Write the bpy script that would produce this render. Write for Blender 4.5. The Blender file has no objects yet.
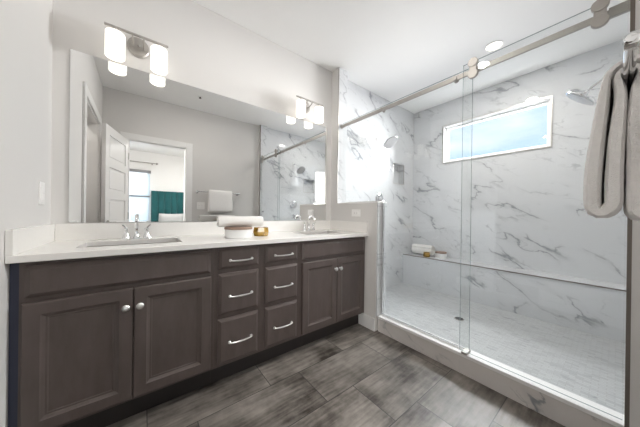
import bpy, bmesh, math, random
import numpy as np
from mathutils import Vector, Matrix, noise
random.seed(7)
S = bpy.context.scene
COL = S.collection
PI = math.pi

# ---------------------------------------------------------------- camera
yaw, pitch, roll = map(math.radians, (37.743, -0.066, 0.728))
Fv = Vector((math.sin(yaw)*math.cos(pitch), math.cos(yaw)*math.cos(pitch), math.sin(pitch)))
Rv = Vector((math.cos(yaw), -math.sin(yaw), 0)); Uv = Rv.cross(Fv)
R2 = Rv*math.cos(roll)+Uv*math.sin(roll); U2 = Uv*math.cos(roll)-Rv*math.sin(roll)
cam = bpy.data.cameras.new('camera'); co = bpy.data.objects.new('camera', cam); COL.objects.link(co)
co.matrix_world = Matrix(((R2.x, U2.x, -Fv.x, .414), (R2.y, U2.y, -Fv.y, -1.982), (R2.z, U2.z, -Fv.z, 1.0646), (0, 0, 0, 1)))
cam.sensor_width = 36; cam.lens = 229.88/640*36; cam.clip_start = .01
S.camera = co

# ---------------------------------------------------------------- world
W = bpy.data.worlds.new('world'); S.world = W; W.use_nodes = True
nt = W.node_tree; nt.nodes.clear()
def nd(nt, t, **k):
    n = nt.nodes.new(t)
    for a, b in k.items():
        if a.startswith('i_'): n.inputs[int(a[2:])].default_value = b
        else: setattr(n, a, b)
    return n
tc = nd(nt, 'ShaderNodeTexCoord'); mp = nd(nt, 'ShaderNodeMapping'); mp.inputs['Scale'].default_value = (2.2, 2.2, 7)
nz = nd(nt, 'ShaderNodeTexNoise'); nz.inputs['Scale'].default_value = 1.3; nz.inputs['Detail'].default_value = 6
cr = nd(nt, 'ShaderNodeValToRGB'); cr.color_ramp.elements[0].position = .42; cr.color_ramp.elements[0].color = (.52, .70, .92, 1)
cr.color_ramp.elements[1].position = .62; cr.color_ramp.elements[1].color = (.88, .94, 1, 1)
bg = nd(nt, 'ShaderNodeBackground'); bg.inputs[1].default_value = .74
wo = nd(nt, 'ShaderNodeOutputWorld')
for a, b in ((tc.outputs['Generated'], mp.inputs[0]), (mp.outputs[0], nz.inputs[0]), (nz.outputs[0], cr.inputs[0]), (cr.outputs[0], bg.inputs[0]), (bg.outputs[0], wo.inputs[0])):
    nt.links.new(a, b)

# ---------------------------------------------------------------- lights
def area(name, loc, target, size, power, col=(1, 1, 1), size_y=None, disk=False):
    l = bpy.data.lights.new(name, 'AREA'); l.energy = power; l.color = col; l.size = size
    if disk: l.shape = 'DISK'
    if size_y: l.shape = 'RECTANGLE'; l.size_y = size_y
    o = bpy.data.objects.new(name, l); COL.objects.link(o); o.location = loc
    d = Vector(target)-Vector(loc); o.rotation_euler = d.to_track_quat('-Z', 'Y').to_euler()
    return o
area('daylight', (5.15, -1.0, 3.45), (2.2, -1.0, .3), 2.4, 390, (.95, .98, 1), 1.3)
area('bedroom_daylight', (.1, -6.35, 1.6), (.3, -2, 1.2), 1.0, 25, (.95, .98, 1), 1.5)
area('bedroom_fill', (1.6, -3.9, 2.62), (1.6, -3.9, 0), .7, 22, (1, .97, .93), disk=True)  # added fill lamp for the bedroom and doorway, not a known fixture
area('half_wall_fill', (-.75, -4.25, 1.7), (2.0, -.45, 1.0), 1.5, 42, (1, .985, .96))  # unseen lamp added in the bedroom to brighten the half wall
area('ceiling_fill', (7.5, -.8, .95), (3.85, -1.0, 2.05), 2.2, 140, (1, .99, .97), 1.1)  # lamp added outside, below the sightline, to lift the ceiling
area('left_wall_fill', (6.0, -1.93, 2.36), (3.85, -1.0, 2.05), 1.1, 370, (.98, .99, 1), 1.9)  # lamp added outside the window, out of view, to brighten the left wall
CANS = [((3.02, -1.26, 2.66), 8), ((1.0, -1.1, 2.66), 5), ((-.5, -1.4, 2.66), 4)]  # shower light, then two unseen ones added as fill: vanity floor, closet
S.view_settings.view_transform = 'Standard'; S.view_settings.look = 'None'
S.view_settings.gamma = 1; S.view_settings.use_curve_mapping = False
S.view_settings.exposure = 0.9
S.cycles.max_bounces = 16; S.cycles.transparent_max_bounces = 24; S.cycles.glossy_bounces = 8; S.cycles.diffuse_bounces = 8
S.cycles.caustics_reflective = False; S.cycles.caustics_refractive = False
S.cycles.use_denoising = True; S.cycles.sample_clamp_indirect = 6

# ---------------------------------------------------------------- materials
def mat(name, col, rough=.5, metal=0, emit=None, es=0, coat=0, spec=.5, vary=.03, vscale=6, bump=0, bscale=200, sheen=0):
    m = bpy.data.materials.new(name); m.use_nodes = True; t = m.node_tree; b = t.nodes['Principled BSDF']
    b.inputs['Roughness'].default_value = rough; b.inputs['Metallic'].default_value = metal
    b.inputs['Specular IOR Level'].default_value = spec; b.inputs['Coat Weight'].default_value = coat
    b.inputs['Sheen Weight'].default_value = sheen
    tcn = nd(t, 'ShaderNodeTexCoord'); n = nd(t, 'ShaderNodeTexNoise'); n.inputs['Scale'].default_value = vscale; n.inputs['Detail'].default_value = 4
    t.links.new(tcn.outputs['Object'], n.inputs[0])
    mx = nd(t, 'ShaderNodeMix', data_type='RGBA')
    mx.inputs[6].default_value = (*[c*(1-vary) for c in col], 1); mx.inputs[7].default_value = (*[min(1, c*(1+vary)) for c in col], 1)
    t.links.new(n.outputs[0], mx.inputs[0]); t.links.new(mx.outputs[2], b.inputs['Base Color'])
    if bump:
        n2 = nd(t, 'ShaderNodeTexNoise'); n2.inputs['Scale'].default_value = bscale; n2.inputs['Detail'].default_value = 3
        t.links.new(tcn.outputs['Object'], n2.inputs[0])
        bp = nd(t, 'ShaderNodeBump'); bp.inputs['Strength'].default_value = bump; bp.inputs['Distance'].default_value = .003
        t.links.new(n2.outputs[0], bp.inputs['Height']); t.links.new(bp.outputs[0], b.inputs['Normal'])
    if emit:
        b.inputs['Emission Color'].default_value = (*emit, 1); b.inputs['Emission Strength'].default_value = es
    return m
M = {}
M['paint'] = mat('wall_paint', (.71, .695, .68), .85, vary=.01, bump=.03, bscale=150)
M['paint_white'] = mat('ceiling_paint', (.90, .895, .885), .9, vary=.01)
M['trim'] = mat('white_trim_paint', (.86, .855, .85), .35, vary=.01)
M['chrome'] = mat('chrome', (.86, .86, .87), .08, 1, vary=.02)
M['nickel'] = mat('brushed_nickel', (.45, .43, .405), .5, 1, vary=.05, vscale=40)
M['schluter'] = mat('metal_edge_trim', (.50, .48, .46), .35, 1, vary=.05, vscale=30)
M['edge_dark'] = mat('bronze_grey_edge', (.20, .175, .155), .4, .8)
M['dark_metal'] = mat('dark_metal', (.09, .08, .075), .4, .6)
M['quartz'] = mat('quartz_counter', (.84, .825, .80), .22, vary=.03, vscale=60, spec=.5)
M['porcelain'] = mat('porcelain', (.88, .87, .85), .12, vary=.005)
M['shade'] = mat('opal_glass', (.95, .93, .9), .3, emit=(1, .95, .86), es=.58, vary=.01)
M['lens'] = mat('lamp_lens', (.95, .93, .9), .4, emit=(1, .93, .8), es=2.0, vary=.01)
M['terry'] = mat('terry_cloth', (.93, .91, .895), 1, vary=.07, vscale=90, bump=1.0, bscale=420, sheen=.3)
M['terry_white'] = mat('white_terry', (.86, .845, .82), 1, vary=.04, vscale=90, bump=.8, bscale=420, sheen=.2)
M['ceramic'] = mat('white_ceramic', (.80, .80, .80), .3, vary=.03, vscale=30)
M['wood_lid'] = mat('wood_lid', (.30, .20, .15), .5, vary=.25, vscale=25)
M['plate'] = mat('white_plastic', (.88, .87, .86), .3, vary=.01)
M['rubber'] = mat('black_rubber', (.03, .03, .03), .6)
M['blue_panel'] = mat('dark_blue_filler', (.028, .033, .062), .5)
M['headboard'] = mat('teal_velvet', (.004, .10, .108), .8, vary=.2, vscale=12, sheen=.4)
M['blind'] = mat('blind_slat', (.82, .86, .88), .5, vary=.01)
_t = M['blind'].node_tree; _tr = nd(_t, 'ShaderNodeBsdfTranslucent'); _tr.inputs[0].default_value = (.75, .82, .88, 1); _mx = nd(_t, 'ShaderNodeMixShader'); _mx.inputs[0].default_value = .45
_t.links.new(_t.nodes['Principled BSDF'].outputs[0], _mx.inputs[1]); _t.links.new(_tr.outputs[0], _mx.inputs[2]); _t.links.new(_mx.outputs[0], _t.nodes['Material Output'].inputs[0])
M['grey'] = mat('grey_fabric', (.25, .25, .26), .9)
M['linen'] = mat('linen', (.55, .56, .56), 1, vary=.05, vscale=20)
M['carpet'] = mat('carpet', (.42, .40, .38), 1, vary=.15, vscale=120)
M['hole'] = mat('nozzle_face', (.55, .55, .56), .4, .5, vary=.4, vscale=180)

def glassmat(name, tint, ior=1.45, rough=0.0):
    m = bpy.data.materials.new(name); m.use_nodes = True; t = m.node_tree; t.nodes.clear()
    out = nd(t, 'ShaderNodeOutputMaterial'); tr = nd(t, 'ShaderNodeBsdfTransparent'); tr.inputs[0].default_value = (*tint, 1)
    gl = nd(t, 'ShaderNodeBsdfGlossy'); gl.inputs['Roughness'].default_value = rough
    fr = nd(t, 'ShaderNodeFresnel'); geo = nd(t, 'ShaderNodeNewGeometry')
    m1 = nd(t, 'ShaderNodeMath', operation='MULTIPLY_ADD'); m1.inputs[1].default_value = 1/ior-ior; m1.inputs[2].default_value = ior
    mx = nd(t, 'ShaderNodeMixShader')
    L = t.links.new
    L(geo.outputs['Backfacing'], m1.inputs[0]); L(m1.outputs[0], fr.inputs[0]); L(fr.outputs[0], mx.inputs[0])
    L(tr.outputs[0], mx.inputs[1]); L(gl.outputs[0], mx.inputs[2]); L(mx.outputs[0], out.inputs[0])
    return m
M['glass'] = glassmat('clear_glass', (.985, .992, .99))
M['pane'] = glassmat('window_glass', (.99, .99, .99), 1.3)
M['glass_edge'] = mat('glass_edge', (.30, .36, .35), .2, 0, spec=.8)

def amber():
    m = mat('amber_glass', (.50, .30, .05), .08, 0, vary=.95, vscale=28, coat=.5)
    b = m.node_tree.nodes['Principled BSDF']; b.inputs['Transmission Weight'].default_value = .35; b.inputs['IOR'].default_value = 1.5
    return m
M['amber'] = amber()
M['satin'] = mat('satin_nickel', (.85, .84, .83), .28, 1)
M['gold'] = mat('gold_metal', (.75, .52, .16), .2, 1)

def mirror_mat():
    m = bpy.data.materials.new('mirror_silver'); m.use_nodes = True; b = m.node_tree.nodes['Principled BSDF']
    b.inputs['Base Color'].default_value = (.90, .905, .90, 1); b.inputs['Metallic'].default_value = 1; b.inputs['Roughness'].default_value = .0
    return m
M['mirror'] = mirror_mat()

def wood():
    m = bpy.data.materials.new('stained_wood'); m.use_nodes = True; t = m.node_tree; b = t.nodes['Principled BSDF']; L = t.links.new
    c = nd(t, 'ShaderNodeTexCoord'); mp = nd(t, 'ShaderNodeMapping'); mp.inputs['Scale'].default_value = (8, 8, 2.2)
    n = nd(t, 'ShaderNodeTexNoise'); n.inputs['Scale'].default_value = 3; n.inputs['Detail'].default_value = 8; n.inputs['Roughness'].default_value = .6
    r = nd(t, 'ShaderNodeValToRGB'); r.color_ramp.elements[0].position = .3; r.color_ramp.elements[0].color = (.078, .061, .055, 1)
    r.color_ramp.elements[1].position = .7; r.color_ramp.elements[1].color = (.104, .080, .074, 1)
    L(c.outputs['Object'], mp.inputs[0]); L(mp.outputs[0], n.inputs[0]); L(n.outputs[0], r.inputs[0]); L(r.outputs[0], b.inputs['Base Color'])
    b.inputs['Roughness'].default_value = .42; b.inputs['Specular IOR Level'].default_value = .5
    return m
M['wood'] = wood()
M['toe'] = mat('shaded_toe_board', (.022, .018, .017), .6)  # near-black colour stands in for the shade under the cabinets

def mathn(t, op, a, b=None, c=None):
    n = nd(t, 'ShaderNodeMath', operation=op)
    for i, v in enumerate((a, b, c)):
        if v is None: continue
        if isinstance(v, (int, float)): n.inputs[i].default_value = v
        else: t.links.new(v, n.inputs[i])
    return n.outputs[0]

def marble(name, tile=(.61, .305), axis='x', base=(.655, .667, .682), rough=.04, veins=1.0, mosaic=0, seed=0., grout=.62):
    m = bpy.data.materials.new(name); m.use_nodes = True; t = m.node_tree; b = t.nodes['Principled BSDF']; L = t.links.new
    c = nd(t, 'ShaderNodeTexCoord'); sp = nd(t, 'ShaderNodeSeparateXYZ'); L(c.outputs['Object'], sp.inputs[0])
    X, Y, Z = sp.outputs
    if axis == 'x': U, V = Y, Z          # wall of constant x
    elif axis == 'y': U, V = X, Z
    else: U, V = Y, X
    row = mathn(t, 'FLOOR', mathn(t, 'DIVIDE', V, tile[1]))
    us = mathn(t, 'ADD', mathn(t, 'DIVIDE', U, tile[0]), mathn(t, 'MULTIPLY', row, .5))
    colm = mathn(t, 'FLOOR', us); fu = mathn(t, 'FRACT', us); fv = mathn(t, 'FRACT', mathn(t, 'DIVIDE', V, tile[1]))
    # distance to the joint
    du = mathn(t, 'MULTIPLY', mathn(t, 'MINIMUM', fu, mathn(t, 'SUBTRACT', 1, fu)), tile[0])
    dv = mathn(t, 'MULTIPLY', mathn(t, 'MINIMUM', fv, mathn(t, 'SUBTRACT', 1, fv)), tile[1])
    joint = mathn(t, 'LESS_THAN', mathn(t, 'MINIMUM', du, dv), .0017 if mosaic else .0011)
    cmb = nd(t, 'ShaderNodeCombineXYZ'); L(U, cmb.inputs[0]); L(V, cmb.inputs[1])
    if mosaic:
        wn = nd(t, 'ShaderNodeTexWhiteNoise', noise_dimensions='2D')
        cm2 = nd(t, 'ShaderNodeCombineXYZ'); L(colm, cm2.inputs[0]); L(row, cm2.inputs[1]); L(cm2.outputs[0], wn.inputs['Vector'])
        L(mathn(t, 'MULTIPLY', wn.outputs[0], 3.0), cmb.inputs[2])
    else: cmb.inputs[2].default_value = seed
    mp = nd(t, 'ShaderNodeMapping'); mp.inputs['Scale'].default_value = (.95, 2.3, 1)
    m0 = nd(t, 'ShaderNodeMapping'); m0.inputs['Rotation'].default_value = (0, 0, math.radians(-30 if axis == 'x' else (30 if axis == 'y' else 0)))
    L(cmb.outputs[0], m0.inputs[0]); L(m0.outputs[0], mp.inputs[0])
    wv = nd(t, 'ShaderNodeTexNoise'); wv.inputs['Scale'].default_value = 3.2; wv.inputs['Detail'].default_value = 8; wv.inputs['Roughness'].default_value = .6
    L(mp.outputs[0], wv.inputs[0])
    add = nd(t, 'ShaderNodeVectorMath', operation='MULTIPLY_ADD'); L(wv.outputs['Color'], add.inputs[0]); add.inputs[1].default_value = (.36, .36, .0); L(mp.outputs[0], add.inputs[2])
    def vein(scale, width, off):
        n = nd(t, 'ShaderNodeTexNoise'); n.inputs['Scale'].default_value = scale; n.inputs['Detail'].default_value = 2.5; n.inputs['Roughness'].default_value = .5
        a2 = nd(t, 'ShaderNodeVectorMath', operation='ADD'); L(add.outputs[0], a2.inputs[0]); a2.inputs[1].default_value = (off, off*.7, off)
        L(a2.outputs[0], n.inputs[0])
        d = mathn(t, 'ABSOLUTE', mathn(t, 'SUBTRACT', n.outputs[0], .5))
        v = nd(t, 'ShaderNodeMapRange', interpolation_type='SMOOTHSTEP'); L(d, v.inputs[0]); v.inputs[1].default_value = 0; v.inputs[2].default_value = width; v.inputs[3].default_value = 1; v.inputs[4].default_value = 0
        return v.outputs[0]
    def mask(scale, lo, hi, off):
        n = nd(t, 'ShaderNodeTexNoise'); n.inputs['Scale'].default_value = scale; n.inputs['Detail'].default_value = 2
        a2 = nd(t, 'ShaderNodeVectorMath', operation='ADD'); L(mp.outputs[0], a2.inputs[0]); a2.inputs[1].default_value = (off, -off, off)
        L(a2.outputs[0], n.inputs[0])
        v = nd(t, 'ShaderNodeMapRange'); L(n.outputs[0], v.inputs[0]); v.inputs[1].default_value = lo; v.inputs[2].default_value = hi
        return v.outputs[0]
    v1 = mathn(t, 'MULTIPLY', vein(1.45, .015, 3.1+seed), mask(2.0, .47, .60, 7.7+seed))
    v2 = mathn(t, 'MULTIPLY', mathn(t, 'MULTIPLY', vein(3.4, .014, 9.3+seed), mask(2.6, .46, .62, 1.7+seed)), .5)
    soft = mathn(t, 'MULTIPLY', mathn(t, 'MULTIPLY', vein(1.45, .085, 3.1+seed), mask(2.0, .46, .66, 7.7+seed)), .20)
    tot = mathn(t, 'MULTIPLY', mathn(t, 'MINIMUM', mathn(t, 'ADD', mathn(t, 'ADD', mathn(t, 'MULTIPLY', v1, .8), v2), soft), 1), veins)
    mx = nd(t, 'ShaderNodeMix', data_type='RGBA'); mx.inputs[6].default_value = (*base, 1); mx.inputs[7].default_value = (.29, .30, .32, 1)
    if mosaic: tot = mathn(t, 'ADD', mathn(t, 'MULTIPLY', tot, .8), mathn(t, 'MULTIPLY', mathn(t, 'POWER', wn.outputs[0], 3.0), .42))
    L(tot, mx.inputs[0])
    mg = nd(t, 'ShaderNodeMix', data_type='RGBA'); mg.inputs[7].default_value = (grout, grout, grout, 1)
    L(mathn(t, 'MULTIPLY', joint, .6 if not mosaic else .9), mg.inputs[0]); L(mx.outputs[2], mg.inputs[6]); L(mg.outputs[2], b.inputs['Base Color'])
    b.inputs['Roughness'].default_value = rough; b.inputs['Specular IOR Level'].default_value = .5 if mosaic else .85
    return m
M['marble_x'] = marble('marble_tile_window_wall', axis='x', seed=2.2)
M['marble_y'] = marble('marble_tile_end_wall', axis='y', seed=5.4)
M['marble_curb'] = marble('marble_curb_tile', axis='x', tile=(.61, .305), base=(.72, .685, .665), seed=1.3, rough=.15)
M['mosaic'] = marble('marble_mosaic_floor', axis='z', tile=(.062, .022), base=(.53, .545, .55), seed=0, mosaic=1, rough=.3, veins=.8, grout=.40)

def floor_mat():
    m = bpy.data.materials.new('slate_look_floor_tile'); m.use_nodes = True; t = m.node_tree; b = t.nodes['Principled BSDF']; L = t.links.new
    c = nd(t, 'ShaderNodeTexCoord'); sp = nd(t, 'ShaderNodeSeparateXYZ'); L(c.outputs['Object'], sp.inputs[0]); X, Y, Z = sp.outputs
    v = mathn(t, 'DIVIDE', mathn(t, 'SUBTRACT', -.385, Y), .303)
    row = mathn(t, 'FLOOR', v); fv = mathn(t, 'FRACT', v)
    u = mathn(t, 'DIVIDE', mathn(t, 'SUBTRACT', mathn(t, 'SUBTRACT', X, 1.05), mathn(t, 'MULTIPLY', row, .203)), .606)
    cl = mathn(t, 'FLOOR', u); fu = mathn(t, 'FRACT', u)
    du = mathn(t, 'MULTIPLY', mathn(t, 'MINIMUM', fu, mathn(t, 'SUBTRACT', 1, fu)), .606)
    dv = mathn(t, 'MULTIPLY', mathn(t, 'MINIMUM', fv, mathn(t, 'SUBTRACT', 1, fv)), .303)
    j = mathn(t, 'LESS_THAN', mathn(t, 'MINIMUM', du, dv), .0021)
    cm = nd(t, 'ShaderNodeCombineXYZ'); L(cl, cm.inputs[0]); L(row, cm.inputs[1])
    wn = nd(t, 'ShaderNodeTexWhiteNoise', noise_dimensions='2D'); L(cm.outputs[0], wn.inputs['Vector'])
    off = nd(t, 'ShaderNodeVectorMath', operation='MULTIPLY_ADD'); L(wn.outputs['Color'], off.inputs[0]); off.inputs[1].default_value = (9, 9, 9); L(c.outputs['Object'], off.inputs[2])
    n = nd(t, 'ShaderNodeTexNoise'); n.inputs['Scale'].default_value = 3.2; n.inputs['Detail'].default_value = 9; n.inputs['Roughness'].default_value = .62; L(off.outputs[0], n.inputs[0])
    mp = nd(t, 'ShaderNodeMapping'); mp.inputs['Scale'].default_value = (3, 26, 3); L(off.outputs[0], mp.inputs[0])
    n2 = nd(t, 'ShaderNodeTexNoise'); n2.inputs['Scale'].default_value = 2.0; n2.inputs['Detail'].default_value = 5; L(mp.outputs[0], n2.inputs[0])
    f = mathn(t, 'ADD', mathn(t, 'MULTIPLY', n.outputs[0], .72), mathn(t, 'MULTIPLY', n2.outputs[0], .28))
    r = nd(t, 'ShaderNodeValToRGB'); e = r.color_ramp.elements
    e[0].position = .38; e[0].color = (.042, .034, .028, 1); e[1].position = .62; e[1].color = (.275, .248, .222, 1)
    L(f, r.inputs[0])
    tint = nd(t, 'ShaderNodeMix', data_type='RGBA', blend_type='MULTIPLY'); tint.inputs[0].default_value = 1
    g = nd(t, 'ShaderNodeCombineColor'); bb = mathn(t, 'MULTIPLY_ADD', wn.outputs[0], .28, .82)
    for i in range(3): L(bb, g.inputs[i])
    L(r.outputs[0], tint.inputs[6]); L(g.outputs[0], tint.inputs[7])
    mg = nd(t, 'ShaderNodeMix', data_type='RGBA'); mg.inputs[7].default_value = (.035, .033, .031, 1); L(j, mg.inputs[0]); L(tint.outputs[2], mg.inputs[6])
    L(mg.outputs[2], b.inputs['Base Color']); b.inputs['Roughness'].default_value = .38
    bp = nd(t, 'ShaderNodeBump'); bp.inputs['Strength'].default_value = .15; bp.inputs['Distance'].default_value = .004
    L(f, bp.inputs['Height']); L(bp.outputs[0], b.inputs['Normal'])
    return m
M['floor'] = floor_mat()

# ---------------------------------------------------------------- mesh helpers
class B:
    def __init__(s): s.bm = bmesh.new(); s.mi = 0
    def _set(s, fs):
        for f in fs: f.material_index = s.mi
    def box(s, x0, x1, y0, y1, z0, z1, bev=0):
        if x0 > x1: x0, x1 = x1, x0
        if y0 > y1: y0, y1 = y1, y0
        if z0 > z1: z0, z1 = z1, z0
        r = bmesh.ops.create_cube(s.bm, size=1)
        vs = r['verts']
        for v in vs:
            v.co = Vector(((x0+x1)/2+v.co.x*(x1-x0), (y0+y1)/2+v.co.y*(y1-y0), (z0+z1)/2+v.co.z*(z1-z0)))
        fs = list({f for v in vs for f in v.link_faces}); s._set(fs)
        if bev:
            es = list({e for v in vs for e in v.link_edges})
            bmesh.ops.bevel(s.bm, geom=es, offset=bev, segments=2, profile=.5, affect='EDGES', clamp_overlap=True)
        return s
    def lathe(s, prof, origin, axis=(0, 0, 1), n=24, sx=1, sy=1):
        # prof: list of (radius, height) along the axis
        A = Vector(axis).normalized(); q = Vector((0, 0, 1)).rotation_difference(A)
        rings = []
        for r, h in prof:
            if r < 1e-6: rings.append([s.bm.verts.new(Vector(origin)+q @ Vector((0, 0, h)))])
            else: rings.append([s.bm.verts.new(Vector(origin)+q @ Vector((r*sx*math.cos(2*PI*k/n), r*sy*math.sin(2*PI*k/n), h))) for k in range(n)])
        fs = []
        for a, b in zip(rings, rings[1:]):
            if len(a) == 1 and len(b) == 1: continue
            for k in range(n):
                k2 = (k+1) % n
                if len(a) == 1: fs.append(s.bm.faces.new((a[0], b[k2], b[k])))
                elif len(b) == 1: fs.append(s.bm.faces.new((a[k], a[k2], b[0])))
                else: fs.append(s.bm.faces.new((a[k], a[k2], b[k2], b[k])))
        for f in fs: f.smooth = True
        s._set(fs); return s
    def cyl(s, p0, p1, r, n=20, bev=None):
        p0, p1 = Vector(p0), Vector(p1); h = (p1-p0).length; b = bev if bev is not None else min(r*.2, h*.2)
        return s.lathe([(0, 0), (r-b, 0), (r, b), (r, h-b), (r-b, h), (0, h)], p0, p1-p0, n)
    def tube(s, pts, r, n=12):
        pts = [Vector(p) for p in pts]; rr = r if isinstance(r, (list, tuple)) else [r]*len(pts)
        rings = []; up = Vector((0, 0, 1))
        prev = None
        for i, p in enumerate(pts):
            d = (pts[min(i+1, len(pts)-1)]-pts[max(i-1, 0)]).normalized()
            if prev is None:
                a = d.cross(up) if abs(d.dot(up)) < .95 else d.cross(Vector((1, 0, 0)))
            else: a = prev - d*prev.dot(d)
            a.normalize(); prev = a; b = d.cross(a)
            rings.append([s.bm.verts.new(p+(a*math.cos(2*PI*k/n)+b*math.sin(2*PI*k/n))*rr[i]) for k in range(n)])
        fs = []
        for A_, B_ in zip(rings, rings[1:]):
            for k in range(n): fs.append(s.bm.faces.new((A_[k], A_[(k+1) % n], B_[(k+1) % n], B_[k])))
        fs.append(s.bm.faces.new(rings[0][::-1])); fs.append(s.bm.faces.new(rings[-1]))
        for f in fs: f.smooth = True
        s._set(fs); return s
    def prism(s, poly, fn, d0, d1):
        # poly: 2-D points, fn(u, v, d) -> 3-D
        a = [s.bm.verts.new(fn(u, v, d0)) for u, v in poly]; b = [s.bm.verts.new(fn(u, v, d1)) for u, v in poly]
        fs = [s.bm.faces.new(a), s.bm.faces.new(b[::-1])]
        n = len(poly)
        for k in range(n): fs.append(s.bm.faces.new((a[k], b[k], b[(k+1) % n], a[(k+1) % n])))
        s._set(fs); return s
    def front(s, x0, x1, z0, z1, yf, rings):
        # nested rectangles facing -y: rings of (inset, y behind the face); first ring is the back
        prev = None; fs = []
        for ins, dep in rings:
            q = [s.bm.verts.new((x, yf+dep, z)) for x, z in ((x0+ins, z0+ins), (x1-ins, z0+ins), (x1-ins, z1-ins), (x0+ins, z1-ins))]
            if prev:
                for k in range(4): fs.append(s.bm.faces.new((prev[k], prev[(k+1) % 4], q[(k+1) % 4], q[k])))
            else: fs.append(s.bm.faces.new(q[::-1]))
            prev = q
        fs.append(s.bm.faces.new(prev)); s._set(fs); return s

def obj(name, b, mats, parent=None, smooth=False):
    if not isinstance(mats, (list, tuple)): mats = [mats]
    bm = b.bm
    if parent is not None:
        off = Vector(parent.location)
        if parent.parent is not None: off = off+Vector(parent.parent.location)
        bmesh.ops.translate(bm, verts=bm.verts, vec=-off)
    bmesh.ops.recalc_face_normals(bm, faces=bm.faces)
    for e in bm.edges:
        if len(e.link_faces) == 2 and e.calc_face_angle(0) > .6: e.smooth = False
    me = bpy.data.meshes.new(name); bm.to_mesh(me); bm.free()
    for m in mats: me.materials.append(M[m])
    o = bpy.data.objects.new(name, me); COL.objects.link(o)
    if parent is not None: o.parent = parent
    if smooth:
        for p in me.polygons: p.use_smooth = True
    return o
def thing(name, label, cat, loc, group=None):
    o = bpy.data.objects.new(name, None); COL.objects.link(o); o.location = loc; o.empty_display_size = .05
    o['label'] = label; o['category'] = cat
    if group: o['group'] = group
    return o
def tag(o, label, cat, group=None):
    o['label'] = label; o['category'] = cat
    if group: o['group'] = group
    return o
def struct(name, b, m, label=None, parent=None, cat=None):
    o = obj(name, b, m, parent)
    if parent is None: o['kind'] = 'structure'
    if label: o['label'] = label
    if cat: o['category'] = cat
    return o
def copy_tree(o, parent=None):
    c = o.copy(); COL.objects.link(c)
    if parent is not None: c.parent = parent
    for ch in list(o.children): copy_tree(ch, c)
    return c
def wallbox(b, ax, a0, a1, u0, u1, z0, z1, holes):
    """slab with rectangular holes; ax='x' -> thickness along x, u along y"""
    us = sorted({u0, u1, *[h[0] for h in holes], *[h[1] for h in holes]}); zs = sorted({z0, z1, *[h[2] for h in holes], *[h[3] for h in holes]})
    for i in range(len(us)-1):
        # merge runs of z
        run = None
        for k in range(len(zs)-1):
            uc = (us[i]+us[i+1])/2; zc = (zs[k]+zs[k+1])/2
            inside = any(h[0] < uc < h[1] and h[2] < zc < h[3] for h in holes)
            if not inside:
                run = [zs[k], zs[k+1]] if run is None else [run[0], zs[k+1]]
            if (inside or k == len(zs)-2) and run:
                if ax == 'x': b.box(a0, a1, us[i], us[i+1], *run)
                else: b.box(us[i], us[i+1], a0, a1, *run)
                run = None
    return b

# ---------------------------------------------------------------- dimensions
H = 2.66; XP = 2.097; XT = 2.215; XS = 3.81; YO = -2.08; YJ = -2.02; YH = -.648; ZH = 1.166
XB = 3.55; ZB = .465; CURB0, CURB1, ZC = 2.12, 2.205, .139; ZSF = .03

# ---------------------------------------------------------------- structure
struct('floor', B().box(-.9, CURB0+.02, YO-.12, 0, -.1, 0), 'floor', 'dark grey stone-look tile floor laid in staggered rows', cat='floor')
struct('floor_shower', B().box(CURB1-.02, XS, YO, 0, -.1, ZSF), 'mosaic', 'small white marble mosaic floor of the shower', cat='floor')
struct('ceiling', B().box(-.9, XS+.15, YO-.12, .15, H, H+.12), 'paint_white', 'flat white bathroom ceiling', cat='ceiling')
struct('wall_back', B().box(-.12, XT, 0, .15, -.1, H), 'paint', 'pale greige wall behind the vanity mirror', cat='wall')
NB = (3.27, 3.55, 1.51, 1.81); NN = (3.10, 3.38, 1.50, 1.79)
b = wallbox(B(), 'y', 0, .09, XT, XS+.15, -.1, H, [NB]); b.box(XT, XS+.15, .09, .15, -.1, H)
struct('wall_shower_back', b, 'marble_y', 'grey-veined white marble tile wall with recessed niche beyond the mirror', cat='wall')
b = wallbox(B(), 'y', YO-.09, YO, XT, XS+.15, -.1, H, [NN]); b.box(XT, XS+.15, YO-.15, YO-.09, -.1, H)
struct('wall_shower_near', b, 'marble_y', 'marble tile wall at the near end of the shower', cat='wall')
WIN = (-1.555, -.448, 1.797, 2.328)
struct('wall_shower_window', wallbox(B(), 'x', XS, XS+.15, YO, 0, -.1, H, [WIN]), 'marble_x', 'white marble tile wall with the long high window', cat='wall')
# partition: full height stub, half wall, near stub
b = B().box(XP, XT, -.105, 0, -.1, H); b.box(XP, XT, YH, -.105, -.1, ZH)
struct('wall_partition', b, 'paint', 'half wall between vanity and shower with a short full height return', cat='wall')
struct('wall_partition_near', B().box(XP, XT, YO, YJ, -.1, H), 'paint', 'narrow wall return at the near end of the shower opening', cat='wall')
DO = (.26, .94, 0, 2.03)
struct('wall_near', wallbox(B(), 'y', YO-.12, YO, -.12, XT, -.1, H, [DO]), 'paint', 'painted wall with the bedroom doorway, seen in the mirror', cat='wall')
CD = (-1.78, -.935, 0, 2.09)
struct('wall_left', wallbox(B(), 'x', -.12, 0, YO, 0, -.1, H, [CD]), 'paint', 'white wall on the left with a closet doorway', cat='wall')
# closet recess
b = B().box(-.9, -.85, YO-.12, -.5, -.1, H); b.box(-.85, -.12, -.6, -.5, -.1, H); b.box(-.85, -.12, YO-.12, YO, -.1, H)
struct('wall_closet', b, 'paint', 'pale walls inside the closet beyond the left doorway', cat='wall')
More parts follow.
